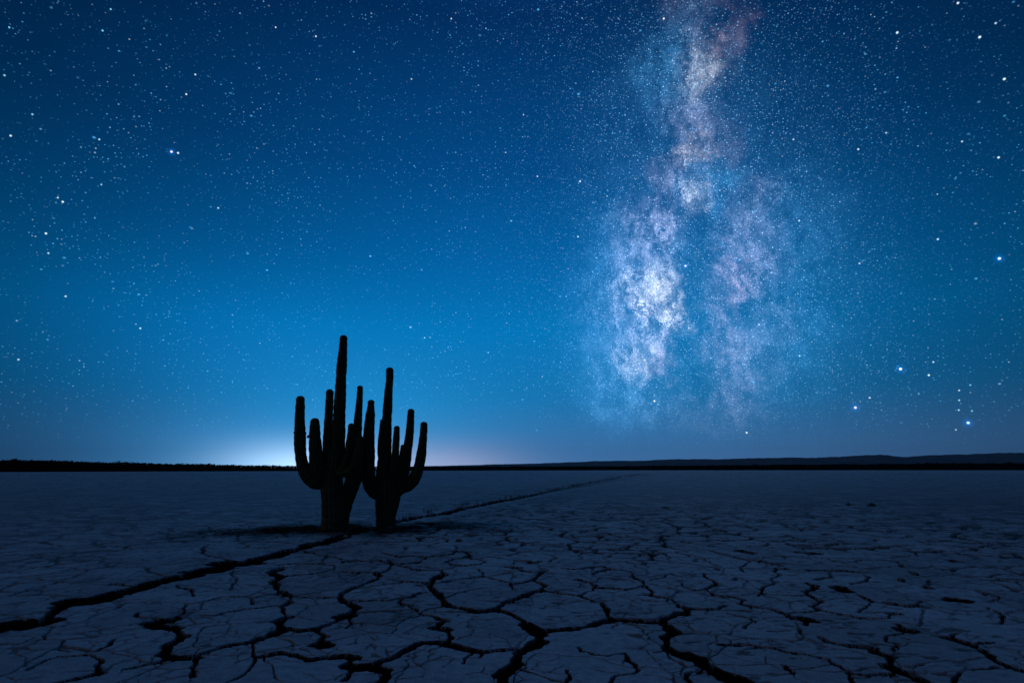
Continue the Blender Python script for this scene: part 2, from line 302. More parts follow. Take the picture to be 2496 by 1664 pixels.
# ------------------------------------------------------------------ ground: cracked lake bed
# cracks read along their course: (view, width, points); a view is (x0, y0, scale) of an enlarged part of the photograph
VL, VM, VR, VB, VD = (0, 1250, 2.827), (832, 1250, 2.827), (1664, 1250, 2.827), (440, 1200, 2.735), (1200, 1040, 1.815)
CR = [
 (VL, 62, [(-260,850),(-120,815),(0,780),(100,765),(210,775),(300,750)]), (VL, 52, [(300,750),(370,690),(430,640),(500,605),(600,610),(700,585),(800,555),(900,530)]),
 (VL, 42, [(900,530),(1000,500),(1100,470),(1200,450),(1300,430),(1400,400),(1500,385),(1600,355)]), (VL, 32, [(1600,355),(1680,340),(1760,322),(1850,303),(1950,275),(2050,245),(2150,215),(2250,195),(2352,165)]),
 (VB, 26, [(1060,290),(1180,260),(1240,245),(1300,232)]), (VB, 20, [(1300,232),(1450,190),(1600,160),(1750,140),(1900,100),(2040,75),(2200,45),(2352,15)]),
 (VD, 9, [(0,332),(140,307),(300,276),(450,250),(560,225),(650,208)]),
 (VM, 28, [(690,385),(710,420),(620,450)]), (VM, 42, [(620,450),(610,500),(640,540),(690,590),(720,630)]), (VM, 24, [(720,630),(800,650),(880,665),(960,680),(1040,665),(1110,620),(1200,590),(1290,560),(1380,535)]), (VM, 24, [(1380,535),(1385,495),(1330,465),(1360,420),(1400,390)]),
 (VM, 24, [(1040,670),(1140,690),(1220,720),(1270,760)]), (VM, 60, [(1270,760),(1320,800),(1370,840),(1370,880),(1300,920),(1210,970),(1190,1010),(1200,1040),(1120,1090),(1080,1120),(1090,1200)]),
 (VM, 26, [(1320,800),(1400,810),(1500,800),(1600,790),(1700,770),(1790,745),(1890,730)]), (VM, 26, [(1890,730),(1850,690),(1800,640),(1780,610)]), (VM, 12, [(1780,610),(1700,590),(1630,570),(1550,560),(1470,550),(1385,535)]),
 (VM, 24, [(1890,730),(2000,735),(2100,745),(2200,740),(2270,715),(2352,680)]), (VM, 52, [(2200,740),(2250,790),(2290,820),(2230,870),(2260,930),(2352,970)]), (VR, 58, [(0,965),(80,990),(150,1050),(230,1100),(330,1140),(430,1170),(560,1230)]),
 (VM, 30, [(1210,940),(1100,950),(980,955),(870,935),(780,910),(680,890),(560,895),(440,950),(370,985),(280,1010),(230,1040)]), (VM, 44, [(230,1040),(120,1050),(50,1040),(70,990),(0,970)]), (VL, 24, [(2352,985),(2250,980),(2150,995),(2050,970),(1930,960),(1800,990)]),
 (VM, 58, [(230,1040),(310,1070),(330,1110),(270,1180)]), (VM, 26, [(720,895),(760,850),(720,800),(660,790),(720,740),(650,710)]), (VM, 14, [(650,710),(550,690),(520,660),(380,620)]), (VM, 10, [(380,620),(400,590),(500,560),(590,540)]),
 (VM, 10, [(550,690),(590,660),(690,640),(720,620)]), (VM, 34, [(0,720),(60,700),(100,650),(20,600),(0,580)]), (VM, 10, [(20,600),(150,605),(300,600),(400,580)]), (VM, 8, [(100,690),(250,675),(450,665),(520,655)]),
 (VM, 30, [(0,580),(20,545),(60,520)]), (VM, 14, [(60,520),(150,485),(240,455),(270,430)]), (VM, 26, [(270,430),(230,405)]), (VM, 8, [(230,405),(150,405),(60,405),(0,400)]), (VM, 12, [(270,410),(320,385),(345,350)]), (VM, 9, [(345,350),(250,325),(150,330),(90,325),(30,330),(0,345)]), (VM, 24, [(345,350),(340,320)]),
 (VM, 9, [(345,345),(440,350),(530,340),(575,310),(560,300),(480,295),(400,300),(320,280),(290,270)]), (VM, 7, [(580,305),(650,290),(750,280),(790,262),(780,220)]), (VM, 9, [(790,262),(870,268)]), (VM, 20, [(870,268),(880,290),(850,305)]), (VM, 8, [(850,305),(780,315),(720,335),(760,355),(850,362),(940,355),(980,340),(940,320),(870,305)]),
 (VM, 8, [(345,350),(400,365),(470,375),(520,385),(620,392),(690,385),(780,375)]), (VM, 7, [(690,470),(800,455),(900,440),(980,430),(970,400),(950,380)]), (VM, 7, [(980,435),(1080,460),(1160,480),(1180,520)]), (VM, 10, [(1170,490),(1280,470),(1330,460)]), (VM, 9, [(330,460),(420,470),(590,478)]), (VM, 6, [(720,580),(800,550),(900,530),(1000,515)]),
 (VM, 10, [(1330,410),(1250,395),(1215,375),(1140,370)]), (VM, 9, [(1180,350),(1200,330),(1280,330),(1340,340),(1380,330)]), (VM, 9, [(1440,335),(1490,305),(1440,290)]), (VM, 18, [(1640,455),(1700,475),(1740,500),(1720,530)]), (VM, 12, [(1720,530),(1660,560),(1630,572)]), (VM, 9, [(1740,515),(1850,515),(1960,525),(2000,520),(2080,500)]), (VM, 12, [(2080,500),(2070,470),(1990,440)]), (VM, 13, [(2080,495),(2150,540),(2120,565),(2250,585),(2280,600),(2352,640)]),
 (VM, 9, [(1530,380),(1600,385),(1700,375),(1800,365)]), (VM, 14, [(1800,365),(1840,385),(1750,410)]), (VM, 8, [(1840,385),(1950,395),(2000,410),(2010,440)]), (VM, 6, [(2110,460),(2200,445),(2270,410),(2352,440)]), (VM, 7, [(1640,920),(1660,950),(1760,980),(1850,990),(1950,960),(1970,1000),(2040,1080)]), (VM, 7, [(2040,1080),(2000,1110),(1880,1130),(1860,1180)]), (VM, 8, [(2170,960),(2250,940)]), (VM, 12, [(1220,1060),(1330,1100),(1450,1140),(1550,1160)]), (VM, 6, [(1550,1160),(1600,1080)]), (VM, 7, [(60,700),(50,760),(20,790)]), (VM, 5, [(250,770),(340,750),(450,720),(550,700)]), (VM, 14, [(0,1150),(60,1090),(120,1050)]), (VM, 5, [(840,1040),(850,990),(900,960)]), (VM, 6, [(950,990),(970,960)]),
 (VL, 14, [(1610,390),(1600,430),(1620,460),(1590,520)]), (VL, 10, [(1240,490),(1240,510),(1330,530),(1320,575)]), (VL, 26, [(1950,375),(1860,410),(1940,435),(1880,470),(1920,490),(1890,515),(1920,540),(2010,575)]), (VL, 24, [(2010,575),(2010,600),(1930,640),(1970,670),(1980,710)]), (VL, 48, [(1980,710),(1930,740),(1970,790),(1900,830)]), (VL, 26, [(1900,830),(1820,860),(1740,890)]), (VL, 18, [(1740,890),(1640,905),(1540,920),(1440,950),(1340,980),(1210,990)]), (VL, 60, [(1210,990),(1160,960),(1200,900),(1270,850),(1230,790)]), (VL, 36, [(1230,790),(1100,775),(1080,750),(1130,740)]),
 (VL, 10, [(1110,740),(1190,710),(1280,660)]), (VL, 16, [(1280,660),(1285,620)]), (VL, 7, [(1285,620),(1400,600),(1530,575),(1700,575)]), (VL, 9, [(1700,575),(1750,600),(1730,625)]), (VL, 7, [(1740,580),(1820,565),(1910,550)]), (VL, 12, [(1080,725),(1000,720),(940,710),(960,680)]), (VL, 5, [(900,770),(1050,735)]), (VL, 20, [(1970,790),(2080,810),(2180,800)]), (VL, 20, [(2180,800),(2250,770),(2352,730)]), (VL, 30, [(2190,800),(2220,850),(2180,900),(2250,910)]), (VL, 26, [(1750,890),(1740,950)]), (VL, 8, [(1740,950),(1745,1010),(1700,1080),(1640,1140),(1560,1180)]), (VL, 14, [(1190,990),(1120,1020),(1000,1050),(880,1075)]), (VL, 36, [(1210,995),(1340,1000),(1340,1060),(1320,1140)]), (VL, 12, [(560,975),(640,970),(730,1000)]), (VL, 34, [(730,1000),(700,1060),(700,1100)]), (VL, 24, [(700,1100),(580,1130),(440,1165),(300,1190)]), (VL, 8, [(210,1075),(330,1010),(420,985),(560,975)]), (VL, 12, [(410,930),(480,950)]), (VL, 6, [(690,940),(760,910),(820,860)]), (VL, 8, [(2010,575),(2100,573),(2200,575),(2352,580)]), (VL, 8, [(1390,700),(1480,705),(1620,670),(1760,650),(1900,635)]), (VL, 8, [(1800,750),(1920,740)]), (VL, 24, [(1400,280),(1410,225)]), (VL, 7, [(1410,285),(1520,310),(1610,330)]), (VL, 10, [(1000,380),(1050,415),(1120,430),(1170,445)]), (VL, 12, [(780,490),(850,500),(960,515)]), (VL, 36, [(1795,325),(1810,348)]), (VL, 40, [(1570,345),(1680,345)]), (VL, 8, [(1930,435),(2050,425),(2180,415),(2230,400),(2300,385),(2290,360),(2210,350),(2050,345),(1930,360)]), (VL, 9, [(2090,260),(2200,285),(2300,300),(2352,320)]), (VL, 6, [(2210,345),(2230,310),(2280,270)]), (VL, 6, [(2200,430),(2260,445)]),
 (VR, 14, [(40,1110),(130,1080),(150,1060)]), (VR, 14, [(40,1110),(70,1180)]), (VR, 30, [(0,640),(50,660),(20,690),(0,700)]), (VR, 12, [(50,665),(150,665),(230,655),(290,630)]), (VR, 10, [(0,480),(20,510),(100,530),(150,520)]), (VR, 13, [(150,520),(240,480),(200,460),(150,440),(140,415)]), (VR, 10, [(150,520),(250,570),(340,575),(430,600),(400,625),(480,645),(600,660),(720,690),(800,720)]), (VR, 34, [(800,720),(860,740),(850,770)]), (VR, 8, [(740,690),(850,680),(940,670)]), (VR, 16, [(860,480),(910,500)]), (VR, 36, [(905,500),(920,520)]), (VR, 18, [(920,520),(850,545),(900,580),(950,610),(890,640),(940,665)]), (VR, 10, [(940,665),(1050,690),(1190,710),(1300,720),(1400,720)]), (VR, 20, [(1400,720),(1420,690),(1470,690)]), (VR, 10, [(880,390),(1000,395),(1100,395),(1240,410)]), (VR, 14, [(1000,395),(1010,440),(920,455)]), (VR, 14, [(1270,430),(1290,440),(1270,465),(1170,490)]), (VR, 9, [(190,258),(300,285),(450,320),(550,330),(680,360)]), (VR, 10, [(460,325),(440,350),(400,375),(430,410)]), (VR, 14, [(710,378),(680,380),(640,400),(680,425)]), (VR, 12, [(520,570),(540,530),(600,500),(640,480),(620,460),(680,420)]), (VR, 5, [(540,550),(650,560),(830,570)]), (VR, 14, [(1210,560),(1300,605),(1260,640),(1180,680)]), (VR, 14, [(1440,620),(1540,635),(1620,630),(1640,605)]), (VR, 7, [(1660,640),(1850,690)]), (VR, 32, [(950,850),(990,880)]), (VR, 16, [(990,880),(1070,900)]), (VR, 22, [(1130,910),(1280,925),(1330,960),(1430,990)]), (VR, 40, [(1430,990),(1440,1060),(1500,1090),(1650,1150),(1740,1200)]), (VR, 12, [(530,920),(640,935),(740,960),(850,975),(930,990)]), (VR, 16, [(930,990),(1000,1000),(1040,1040),(1140,1090),(1160,1130),(1130,1180)]), (VR, 20, [(1160,1110),(1280,1120),(1450,1110)]), (VR, 9, [(300,690),(440,720),(470,740),(410,790)]), (VR, 13, [(290,910),(400,915),(430,910),(490,910)]), (VR, 36, [(1470,765),(1500,800),(1540,810)]), (VR, 10, [(1540,830),(1400,850),(1420,890),(1490,905),(1440,945)]), (VR, 24, [(1890,820),(1850,865),(1990,905),(2080,960),(2200,1030),(2300,1070),(2400,1100)]), (VR, 12, [(1990,905),(2130,890)]), (VR, 30, [(2190,690),(2200,720),(2180,760)]), (VR, 8, [(2090,640),(2190,690)]), (VR, 14, [(2080,545),(2180,580),(2100,605)]), (VR, 44, [(1080,515),(1130,540)]), (VR, 24, [(1500,450),(1530,470)]), (VR, 22, [(1690,500),(1725,520)]), (VR, 24, [(1880,592),(1915,598)]), (VR, 24, [(1590,405),(1620,425)]), (VR, 18, [(850,270),(880,275)]), (VR, 22, [(400,255),(450,270)]), (VR, 22, [(230,380),(250,395)]), (VR, 14, [(340,460),(370,445)]), (VR, 16, [(985,145),(1015,140)]), (VR, 12, [(1320,190),(1350,178)]), (VR, 12, [(1930,1090),(1900,1170)]), (VR, 14, [(2010,1085),(2200,1060)]), (VR, 12, [(730,1050),(780,1110)]), (VR, 10, [(800,790),(815,820)]), (VR, 20, [(1850,325),(1885,335)]), (VR, 16, [(1700,460),(1690,490)])]
segs = []
for (x0, y0, s), w, pts in CR:
    pp = [(x0 + x / s, y0 + y / s) for x, y in pts]; wp = max(w / s, 2.0)
    for (ax, ay), (bx, by) in zip(pp[:-1], pp[1:]):
        L = math.hypot(bx - ax, by - ay) or 1; nx, ny = -(by - ay) / L, (bx - ax) / L
        mx, my = (ax + bx) / 2, (ay + by) / 2
        A, B = on_ground(ax, ay), on_ground(bx, by)
        d = (B - A) / (np.linalg.norm(B - A) + 1e-9)
        q = on_ground(mx + nx * wp / 2, my + ny * wp / 2) - on_ground(mx - nx * wp / 2, my - ny * wp / 2)
        ww = abs(q[0] * d[1] - q[1] * d[0])
        segs.append((A, B, float(np.clip(ww * .98, .024, .42))))

# rings and spokes round the viewpoint: finer where the lake bed is near
dep = np.arange(21.5, 0.30, -0.030)
rr = np.concatenate([[.25, .7, 1.3, 1.9, 2.5], CAM_H / np.tan(np.radians(dep)), np.geomspace(240, 12000, 24)])
rr = np.unique(np.round(rr, 4))
front = np.arange(-50, 50.001, .08)
az = np.radians(np.concatenate([front, np.linspace(50, 310, 66)[1:-1]]))
RR, AA = np.meshgrid(rr, az, indexing='ij')
X, Y = (RR * np.sin(AA)).ravel(), (RR * np.cos(AA)).ravel()
RAD = RR.ravel(); DR = np.repeat(np.gradient(rr), len(az))
wx = X + .10 * (fbm(X * 3.1, Y * 3.1, 3, 4) - .5) + .035 * (fbm(X * 16, Y * 16, 9, 3) - .5)
wy = Y + .10 * (fbm(X * 3.1, Y * 3.1, 23, 4) - .5) + .035 * (fbm(X * 16, Y * 16, 29, 3) - .5)
wvar = .55 + .9 * fbm(X * 5, Y * 5, 41, 3)
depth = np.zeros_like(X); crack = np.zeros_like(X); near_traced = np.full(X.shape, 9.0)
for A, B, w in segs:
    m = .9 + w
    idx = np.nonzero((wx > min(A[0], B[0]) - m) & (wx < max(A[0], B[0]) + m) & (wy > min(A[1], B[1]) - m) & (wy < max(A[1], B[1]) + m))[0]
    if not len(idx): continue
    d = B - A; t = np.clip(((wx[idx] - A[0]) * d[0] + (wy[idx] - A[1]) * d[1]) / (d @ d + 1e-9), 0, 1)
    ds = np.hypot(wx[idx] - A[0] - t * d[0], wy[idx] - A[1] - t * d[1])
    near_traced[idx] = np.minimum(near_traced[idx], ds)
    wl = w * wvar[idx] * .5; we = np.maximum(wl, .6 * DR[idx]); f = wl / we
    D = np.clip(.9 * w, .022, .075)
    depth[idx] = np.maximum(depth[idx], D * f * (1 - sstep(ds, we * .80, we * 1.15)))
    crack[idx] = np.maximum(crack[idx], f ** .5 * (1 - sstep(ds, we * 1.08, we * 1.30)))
# smaller polygons everywhere, drawn by the shrinking clay itself
def cells(x, y, seed):
    ix, iy = np.floor(x).astype(np.int64), np.floor(y).astype(np.int64)
    f1 = np.full(x.shape, 9.0); f2 = np.full(x.shape, 9.0); ident = np.zeros(x.shape)
    for a in (-1, 0, 1):
        for b in (-1, 0, 1):
            cx, cy = ix + a, iy + b
            d = np.hypot(cx + hash2(cx, cy, seed) - x, cy + hash2(cx, cy, seed + 1) - y)
            ident = np.where(d < f1, hash2(cx, cy, seed + 2), ident)
            f2 = np.where(d < f1, f1, np.minimum(f2, d)); f1 = np.minimum(f1, d)
    return (f2 - f1) * .5, ident
lim = RAD < 260
fade_near = .08 + .92 * sstep(near_traced, .3, .95); tone = np.full(X.shape, .5)
da, db = on_ground(0, 1530), on_ground(1000, 1262)     # beyond the long fissure the crust is smoother
side = ((X - da[0]) * (db[1] - da[1]) - (Y - da[1]) * (db[0] - da[0])) / np.linalg.norm(db - da)
fade_near *= .38 + .62 * sstep(side, -1.5, .8)
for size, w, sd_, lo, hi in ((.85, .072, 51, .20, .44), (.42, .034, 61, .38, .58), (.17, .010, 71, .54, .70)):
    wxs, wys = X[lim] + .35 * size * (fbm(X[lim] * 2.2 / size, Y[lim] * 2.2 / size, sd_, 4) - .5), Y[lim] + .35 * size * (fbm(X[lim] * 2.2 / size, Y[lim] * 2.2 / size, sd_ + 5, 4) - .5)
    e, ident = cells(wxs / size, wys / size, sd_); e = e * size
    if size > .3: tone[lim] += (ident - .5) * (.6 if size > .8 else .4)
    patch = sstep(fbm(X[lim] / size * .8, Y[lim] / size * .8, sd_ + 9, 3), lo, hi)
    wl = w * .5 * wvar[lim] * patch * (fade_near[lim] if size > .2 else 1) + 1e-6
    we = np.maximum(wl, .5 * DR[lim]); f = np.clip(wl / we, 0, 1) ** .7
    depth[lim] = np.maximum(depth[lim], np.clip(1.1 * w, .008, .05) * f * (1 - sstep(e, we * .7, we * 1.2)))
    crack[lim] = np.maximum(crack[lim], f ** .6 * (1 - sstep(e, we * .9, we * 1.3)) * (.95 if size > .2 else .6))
# pits and crumbs
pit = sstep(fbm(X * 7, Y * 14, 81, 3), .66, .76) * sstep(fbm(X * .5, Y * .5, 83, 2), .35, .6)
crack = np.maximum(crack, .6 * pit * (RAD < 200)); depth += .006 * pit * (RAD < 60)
# darker ground in noise-edged patches round the cacti
dark_ground = np.zeros_like(X)
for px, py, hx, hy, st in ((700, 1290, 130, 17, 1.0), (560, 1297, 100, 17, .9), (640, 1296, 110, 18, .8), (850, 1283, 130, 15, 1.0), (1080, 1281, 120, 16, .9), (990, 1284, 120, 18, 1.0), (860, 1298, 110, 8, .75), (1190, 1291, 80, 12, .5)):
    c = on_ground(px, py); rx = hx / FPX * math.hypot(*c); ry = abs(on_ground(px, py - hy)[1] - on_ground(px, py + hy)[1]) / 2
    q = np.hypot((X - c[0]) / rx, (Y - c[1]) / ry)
    dark_ground = np.maximum(dark_ground, st * sstep(q + 1.3 * (fbm(X * 1.6, Y * 1.1, 91, 4) - .5) + .5 * (fbm(X * 9, Y * 5, 93, 3) - .5), 1.2, .35))
Z = .05 * (fbm(X * .22, Y * .22, 101, 3) - .5) * sstep(RAD, 8, 30) + .010 * (fbm(X * 1.1, Y * 1.1, 103, 4) - .5) + .004 * (fbm(X * 9, Y * 9, 107, 3) - .5) * (RAD < 40)
Z = np.where(RAD > 300, 0, Z) - depth
n, k = len(rr), len(az)
I = np.arange(n * k).reshape(n, k)
q = np.stack([I[:-1, :], np.roll(I, -1, 1)[:-1, :], np.roll(I, -1, 1)[1:, :], I[1:, :]], -1).reshape(-1, 4)[:, ::-1]
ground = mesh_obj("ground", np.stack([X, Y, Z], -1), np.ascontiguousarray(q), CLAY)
for nm, arr in (('crack', crack), ('dark_ground', dark_ground), ('tone', tone)):
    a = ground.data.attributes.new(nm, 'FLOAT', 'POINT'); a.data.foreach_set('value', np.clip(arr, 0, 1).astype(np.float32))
tag(ground, kind='structure')

# ------------------------------------------------------------------ hills
def hills(rad, thick, prof, seed, rough):
    xs = np.array([p[0] for p in prof]); hs = np.array([p[1] for p in prof])
    azs = np.radians(np.linspace(xs[0], xs[-1], 520)); hh = np.interp(np.degrees(azs), xs, hs)
    V = []; m = 26
    for j in range(m):
        t = j / (m - 1); r = rad + thick * (t - .5)
        pr = np.sin(math.pi * t) ** 1.2
        x, y = r * np.sin(azs), r * np.cos(azs)
        nz = 1 + rough * (fbm(x / 420 + seed, y / 420, seed, 5) - .5) + rough * .6 * (fbm(x / 130, y / 130, seed + 3, 3) - .5)
        V.append(np.stack([x, y, np.maximum(hh * pr * nz, 0) * (r / rad) - 2], -1))
    V = np.array(V); J = np.arange(m * len(azs)).reshape(m, -1)
    F = np.stack([J[:-1, :-1], J[1:, :-1], J[1:, 1:], J[:-1, 1:]], -1).reshape(-1, 4)
    return V.reshape(-1, 3), np.ascontiguousarray(F)
def prof(rad, pts):
    out = []
    for px, py in pts:
        d = ray(px, py); out.append((math.degrees(math.atan2(d[0], d[1])), CAM_H + rad * d[2] / math.hypot(d[0], d[1])))
    return out
pr = prof(9000, [(930, 1143), (1000, 1136), (1200, 1131), (1330, 1128), (1480, 1123), (1640, 1119), (1800, 1117), (1960, 1115), (2080, 1112), (2150, 1108), (2200, 1112), (2290, 1108), (2400, 1104), (2496, 1102)])
pr += [(50, 300), (62, 320), (75, 150), (85, 0)]
V, F = hills(9000, 3000, pr, 5, .22); tag(mesh_obj("hills", V, F, HILL), kind='structure')
pr = [(-80, 0), (-65, 60), (-52, 75)] + prof(3500, [(0, 1125), (200, 1128), (400, 1132), (600, 1137), (760, 1143)])
V, F = hills(3500, 900, pr, 12, .12); tag(mesh_obj("hills", V, F, BUSH), kind='structure')

# ------------------------------------------------------------------ far line of scrub round the lake bed
def scrub():
    V, F = [], []; nv = 0
    for a in np.arange(-62, 62, .085):
        az_ = a + rng.uniform(-.04, .04)
        rad0 = np.interp(az_, [-45, -20, -5, 20, 42], [330, 400, 480, 700, 900])
        for row in range(3):
            r = rad0 * (1 + .05 * row + rng.uniform(0, .03))
            top = np.interp(az_, [-45, -42, -30, -20, -8, 10, 42], [6.1, 5.9, 4.6, 3.5, 3.5, 4.8, 9.4]) * rng.uniform(.90, 1.0) * (1 + .14 * (vnoise(np.array([az_ * 1.7]), np.array([row * 3.]), 5)[0] - .5))
            if rng.random() < .04: top *= 1.10
            wd = r * R(.085) * rng.uniform(.9, 1.7)
            cx, cy = r * math.sin(R(az_)), r * math.cos(R(az_))
            m = 64                                        # leaf clumps through the crown
            th = rng.uniform(0, 2 * math.pi, m); zz = rng.random(m); ra = np.sqrt(1 - zz ** 2 * .85) * rng.uniform(.3, 1, m)
            P = np.stack([cx + np.cos(th) * ra * wd, cy + np.sin(th) * ra * wd, zz * top * .93], -1)
            s = top * .08
            T = P[:, None, :] + rng.normal(0, 1, (m, 3, 3)) * np.array([s * 1.3, s * 1.3, s * .6])
            T[:, :, 2] = np.maximum(T[:, :, 2], 0)
            V.append(T.reshape(-1, 3)); F.append(np.arange(nv, nv + m * 3).reshape(m, 3)); nv += m * 3
    return np.concatenate(V), np.concatenate(F)
V, F = scrub(); tag(mesh_obj("scrub", V, F, BUSH, smooth=False), "dark line of low desert scrub along the far edge of the lake bed", "scrub", kind='stuff')

# ------------------------------------------------------------------ cacti
def catmull(P, n):
    P = np.asarray(P, float); Q = np.vstack([2 * P[0] - P[1], P, 2 * P[-1] - P[-2]]); out = []
    for i in range(1, len(Q) - 2):
        t = np.linspace(0, 1, n, endpoint=False)[:, None]
        a, b, c, d = Q[i - 1], Q[i], Q[i + 1], Q[i + 2]
        out.append(.5 * (2 * b + (c - a) * t + (2 * a - 5 * b + 4 * c - d) * t ** 2 + (3 * b - a - 3 * c + d) * t ** 3))
    return np.vstack(out + [P[-1:]])
def stem(name, parent, pts, y0, base, ribs=13, seed=0, bark=0.0):
    """pts: (crop x, crop y, half width, depth offset), tip first; a ribbed tapering stem with spine clusters"""
    lr = np.random.default_rng(seed + 100)
    ctr = []
    for x, y, hw, dy in pts:
        p = on_depth(660 + x / 2.9045, 780 + y / 2.9045, y0 + dy)
        rad = hw / 2.9045 * (y0 + dy) / (FPX * CP) * .97
        ctr.append([*(p - base), rad])
    C = catmull(ctr[::-1], 24)                         # root first
    dl = np.linalg.norm(np.diff(C[:, :3], axis=0), axis=1); s = np.r_[0, np.cumsum(dl)]
    L = s[-1]; N = max(30, int(L / .022)); u = np.linspace(0, L, N)
    rt = np.interp(L, s, C[:, 3]); u = np.unique(np.r_[u, L - rt * (1 - np.sin(np.linspace(0, math.pi / 2, 12)))])
    c = np.stack([np.interp(u, s, C[:, i]) for i in range(4)], -1)
    rad = c[:, 3]
    bumps = np.interp(u, np.arange(0, L + .3, .11), lr.uniform(-1, 1, len(np.arange(0, L + .3, .11))))
    rad = rad * (1 + .045 * bumps + .02 * np.sin(u * 41 + seed))
    tt = np.clip((u - (L - rt)) / rt, 0, 1); rad = rad * np.sqrt(np.maximum(1 - tt ** 2, 0.0004))
    T = np.gradient(c[:, :3], axis=0); T /= np.linalg.norm(T, axis=1)[:, None] + 1e-9
    ref = np.array([0, -1.0, 0.12]); Nn = ref - T * (T @ ref)[:, None]; Nn /= np.linalg.norm(Nn, axis=1)[:, None]
    Bn = np.cross(T, Nn)
    SEG = ribs * 6; th = np.linspace(0, 2 * math.pi, SEG, endpoint=False)
    rib = .5 + .5 * np.cos(th * ribs); prof_ = .86 + .14 * rib ** .8
    dirs = Nn[:, None, :] * np.cos(th)[None, :, None] + Bn[:, None, :] * np.sin(th)[None, :, None]
    wob = 1 + .03 * np.sin(u * 9 + seed)[:, None] * np.cos(th * 2 + seed)[None, :]
    V = c[:, None, :3] + dirs * (rad[:, None] * prof_[None, :] * wob)[:, :, None]
    nv = len(u); J = np.arange(nv * SEG).reshape(nv, SEG)
    F = [tuple(f) for f in np.stack([J[:-1], np.roll(J, -1, 1)[:-1], np.roll(J, -1, 1)[1:], J[1:]], -1).reshape(-1, 4)]
    F += [tuple(J[-1]), tuple(J[0][::-1])]
    verts = V.reshape(-1, 3); nf = len(F)
    # spines: thin three-sided needles in clusters along every rib
    sv_, sf = [], []; o0 = len(verts)
    step = max(1, int(.035 / (L / N)))
    for i in range(3, nv - 3, step):
        for r_ in range(ribs):
            j = r_ * 6; p = V[i, j]; nrm = dirs[i, j]
            for _ in range(4):
                d = nrm + lr.normal(0, .75, 3); d /= np.linalg.norm(d); ln = lr.uniform(.008, .020)
                if d @ nrm < 0.1: d = d + nrm * .8
                side = np.cross(d, lr.normal(0, 1, 3)); side /= np.linalg.norm(side) + 1e-9
                b = o0 + len(sv_); sv_ += [p + side * .0013, p - side * .0013, p + d * ln]; sf.append((b, b + 1, b + 2))
    verts = np.vstack([verts, np.array(sv_)]); F += sf
    mi = [0] * nf + [1] * len(sf)
    o = mesh_obj(name, verts, F, [SKIN, SPINE], parent, True, mi)
    ra = np.r_[np.tile(rib, nv), np.ones(len(sv_))]; ba = np.r_[np.repeat(np.clip(1 - u / max(bark, .01), 0, 1) if bark else 0 * u, SEG), np.zeros(len(sv_))]
    for nm, arr in (('rib', ra), ('bark', ba)):
        a = o.data.attributes.new(nm, 'FLOAT', 'POINT'); a.data.foreach_set('value', arr.astype(np.float32))
    return o
def knob(parent, x, y, r, y0, dy, base):
    p = on_depth(660 + x / 2.9045, 780 + y / 2.9045, y0 + dy) - base; rad = r / 2.9045 * y0 / FPX
    V, F = [], []
    for i in range(9):
        ph = math.pi * i / 8
        for j in range(16):
            t = 2 * math.pi * j / 16; w = rad * (1 + .12 * math.cos(5 * t))
            V.append(p + np.array([w * math.sin(ph) * math.cos(t), w * math.sin(ph) * math.sin(t), -rad * 1.35 * math.cos(ph)]))
    for i in range(8):
        for j in range(16): F.append((i * 16 + j, i * 16 + (j + 1) % 16, (i + 1) * 16 + (j + 1) % 16, (i + 1) * 16 + j))
    return mesh_obj("bud", V, F, SKIN, parent)
def cactus(name, label, base_px, trunk, arms, knobs, seed, bark):
    b2 = on_ground(*base_px); base = np.array([b2[0], b2[1], 0.0]); y0 = b2[1]
    e = bpy.data.objects.new(name, None); col.objects.link(e); e.location = base
    tag(e, label, "cactus", "cacti standing on the lake bed")
    stem("trunk", e, trunk, y0, base, 16, seed, bark)
    made = [stem("arm", e, a, y0, base, 12, seed + 1 + i) for i, a in enumerate(arms)]
    for i, x, y, r, dy in knobs: knob(made[i], x, y, r, y0, dy, base)
    return e
cactus("saguaro_cactus", "taller black cactus with the highest column and a pale ribbed lower trunk", (817, 1290),
  [(516,106,26,0),(513,180,29,0),(506,280,35,0),(498,400,36,0),(493,520,39,0),(486,650,42,0),(482,800,45,0),(474,900,52,0),(456,1000,62,0),(440,1100,70,0),(436,1200,74,0),(440,1300,74,0),(440,1400,75,0),(440,1490,78,0),(440,1530,80,0)],
  [[(209,535,29,0),(209,600,31,0),(205,700,35,0),(207,800,38,0),(208,900,40,0),(216,980,42,0),(234,1050,42,0),(262,1105,44,0),(303,1145,44,0),(352,1150,46,0),(410,1150,44,0)],
   [(312,692,32,-.12),(312,740,34,-.12),(312,800,38,-.12),(316,900,45,-.12),(323,1000,49,-.1),(338,1080,50,-.08),(372,1140,48,-.04),(415,1180,44,0)],
   [(418,488,25,.22),(417,540,27,.22),(412,650,28,.22),(408,750,32,.22),(405,850,35,.22),(405,950,38,.2),(412,1050,40,.14),(435,1150,40,.04)],
   [(632,463,20,.24),(631,520,22,.24),(626,600,24,.24),(618,700,30,.24),(612,800,33,.24),(609,900,40,.24),(604,1000,50,.22),(596,1070,56,.2),(582,1140,58,.17),(556,1215,54,.15),(526,1300,50,.15),(508,1400,46,.15),(502,1520,48,.15)],
   [(632,820,22,-.42),(631,860,26,-.42),(620,950,33,-.42),(602,1015,33,-.4),(570,1060,30,-.36),(528,1085,28,-.28),(480,1082,24,-.15)],
   [(571,729,20,-.28),(569,770,23,-.28),(562,850,27,-.28),(550,940,27,-.28),(532,1010,26,-.26),(500,1060,24,-.2),(465,1085,22,-.1)]],
  [(1,266,824,9,-.12),(0,168,797,7,0),(0,244,800,8,0)], 20, 1.3)
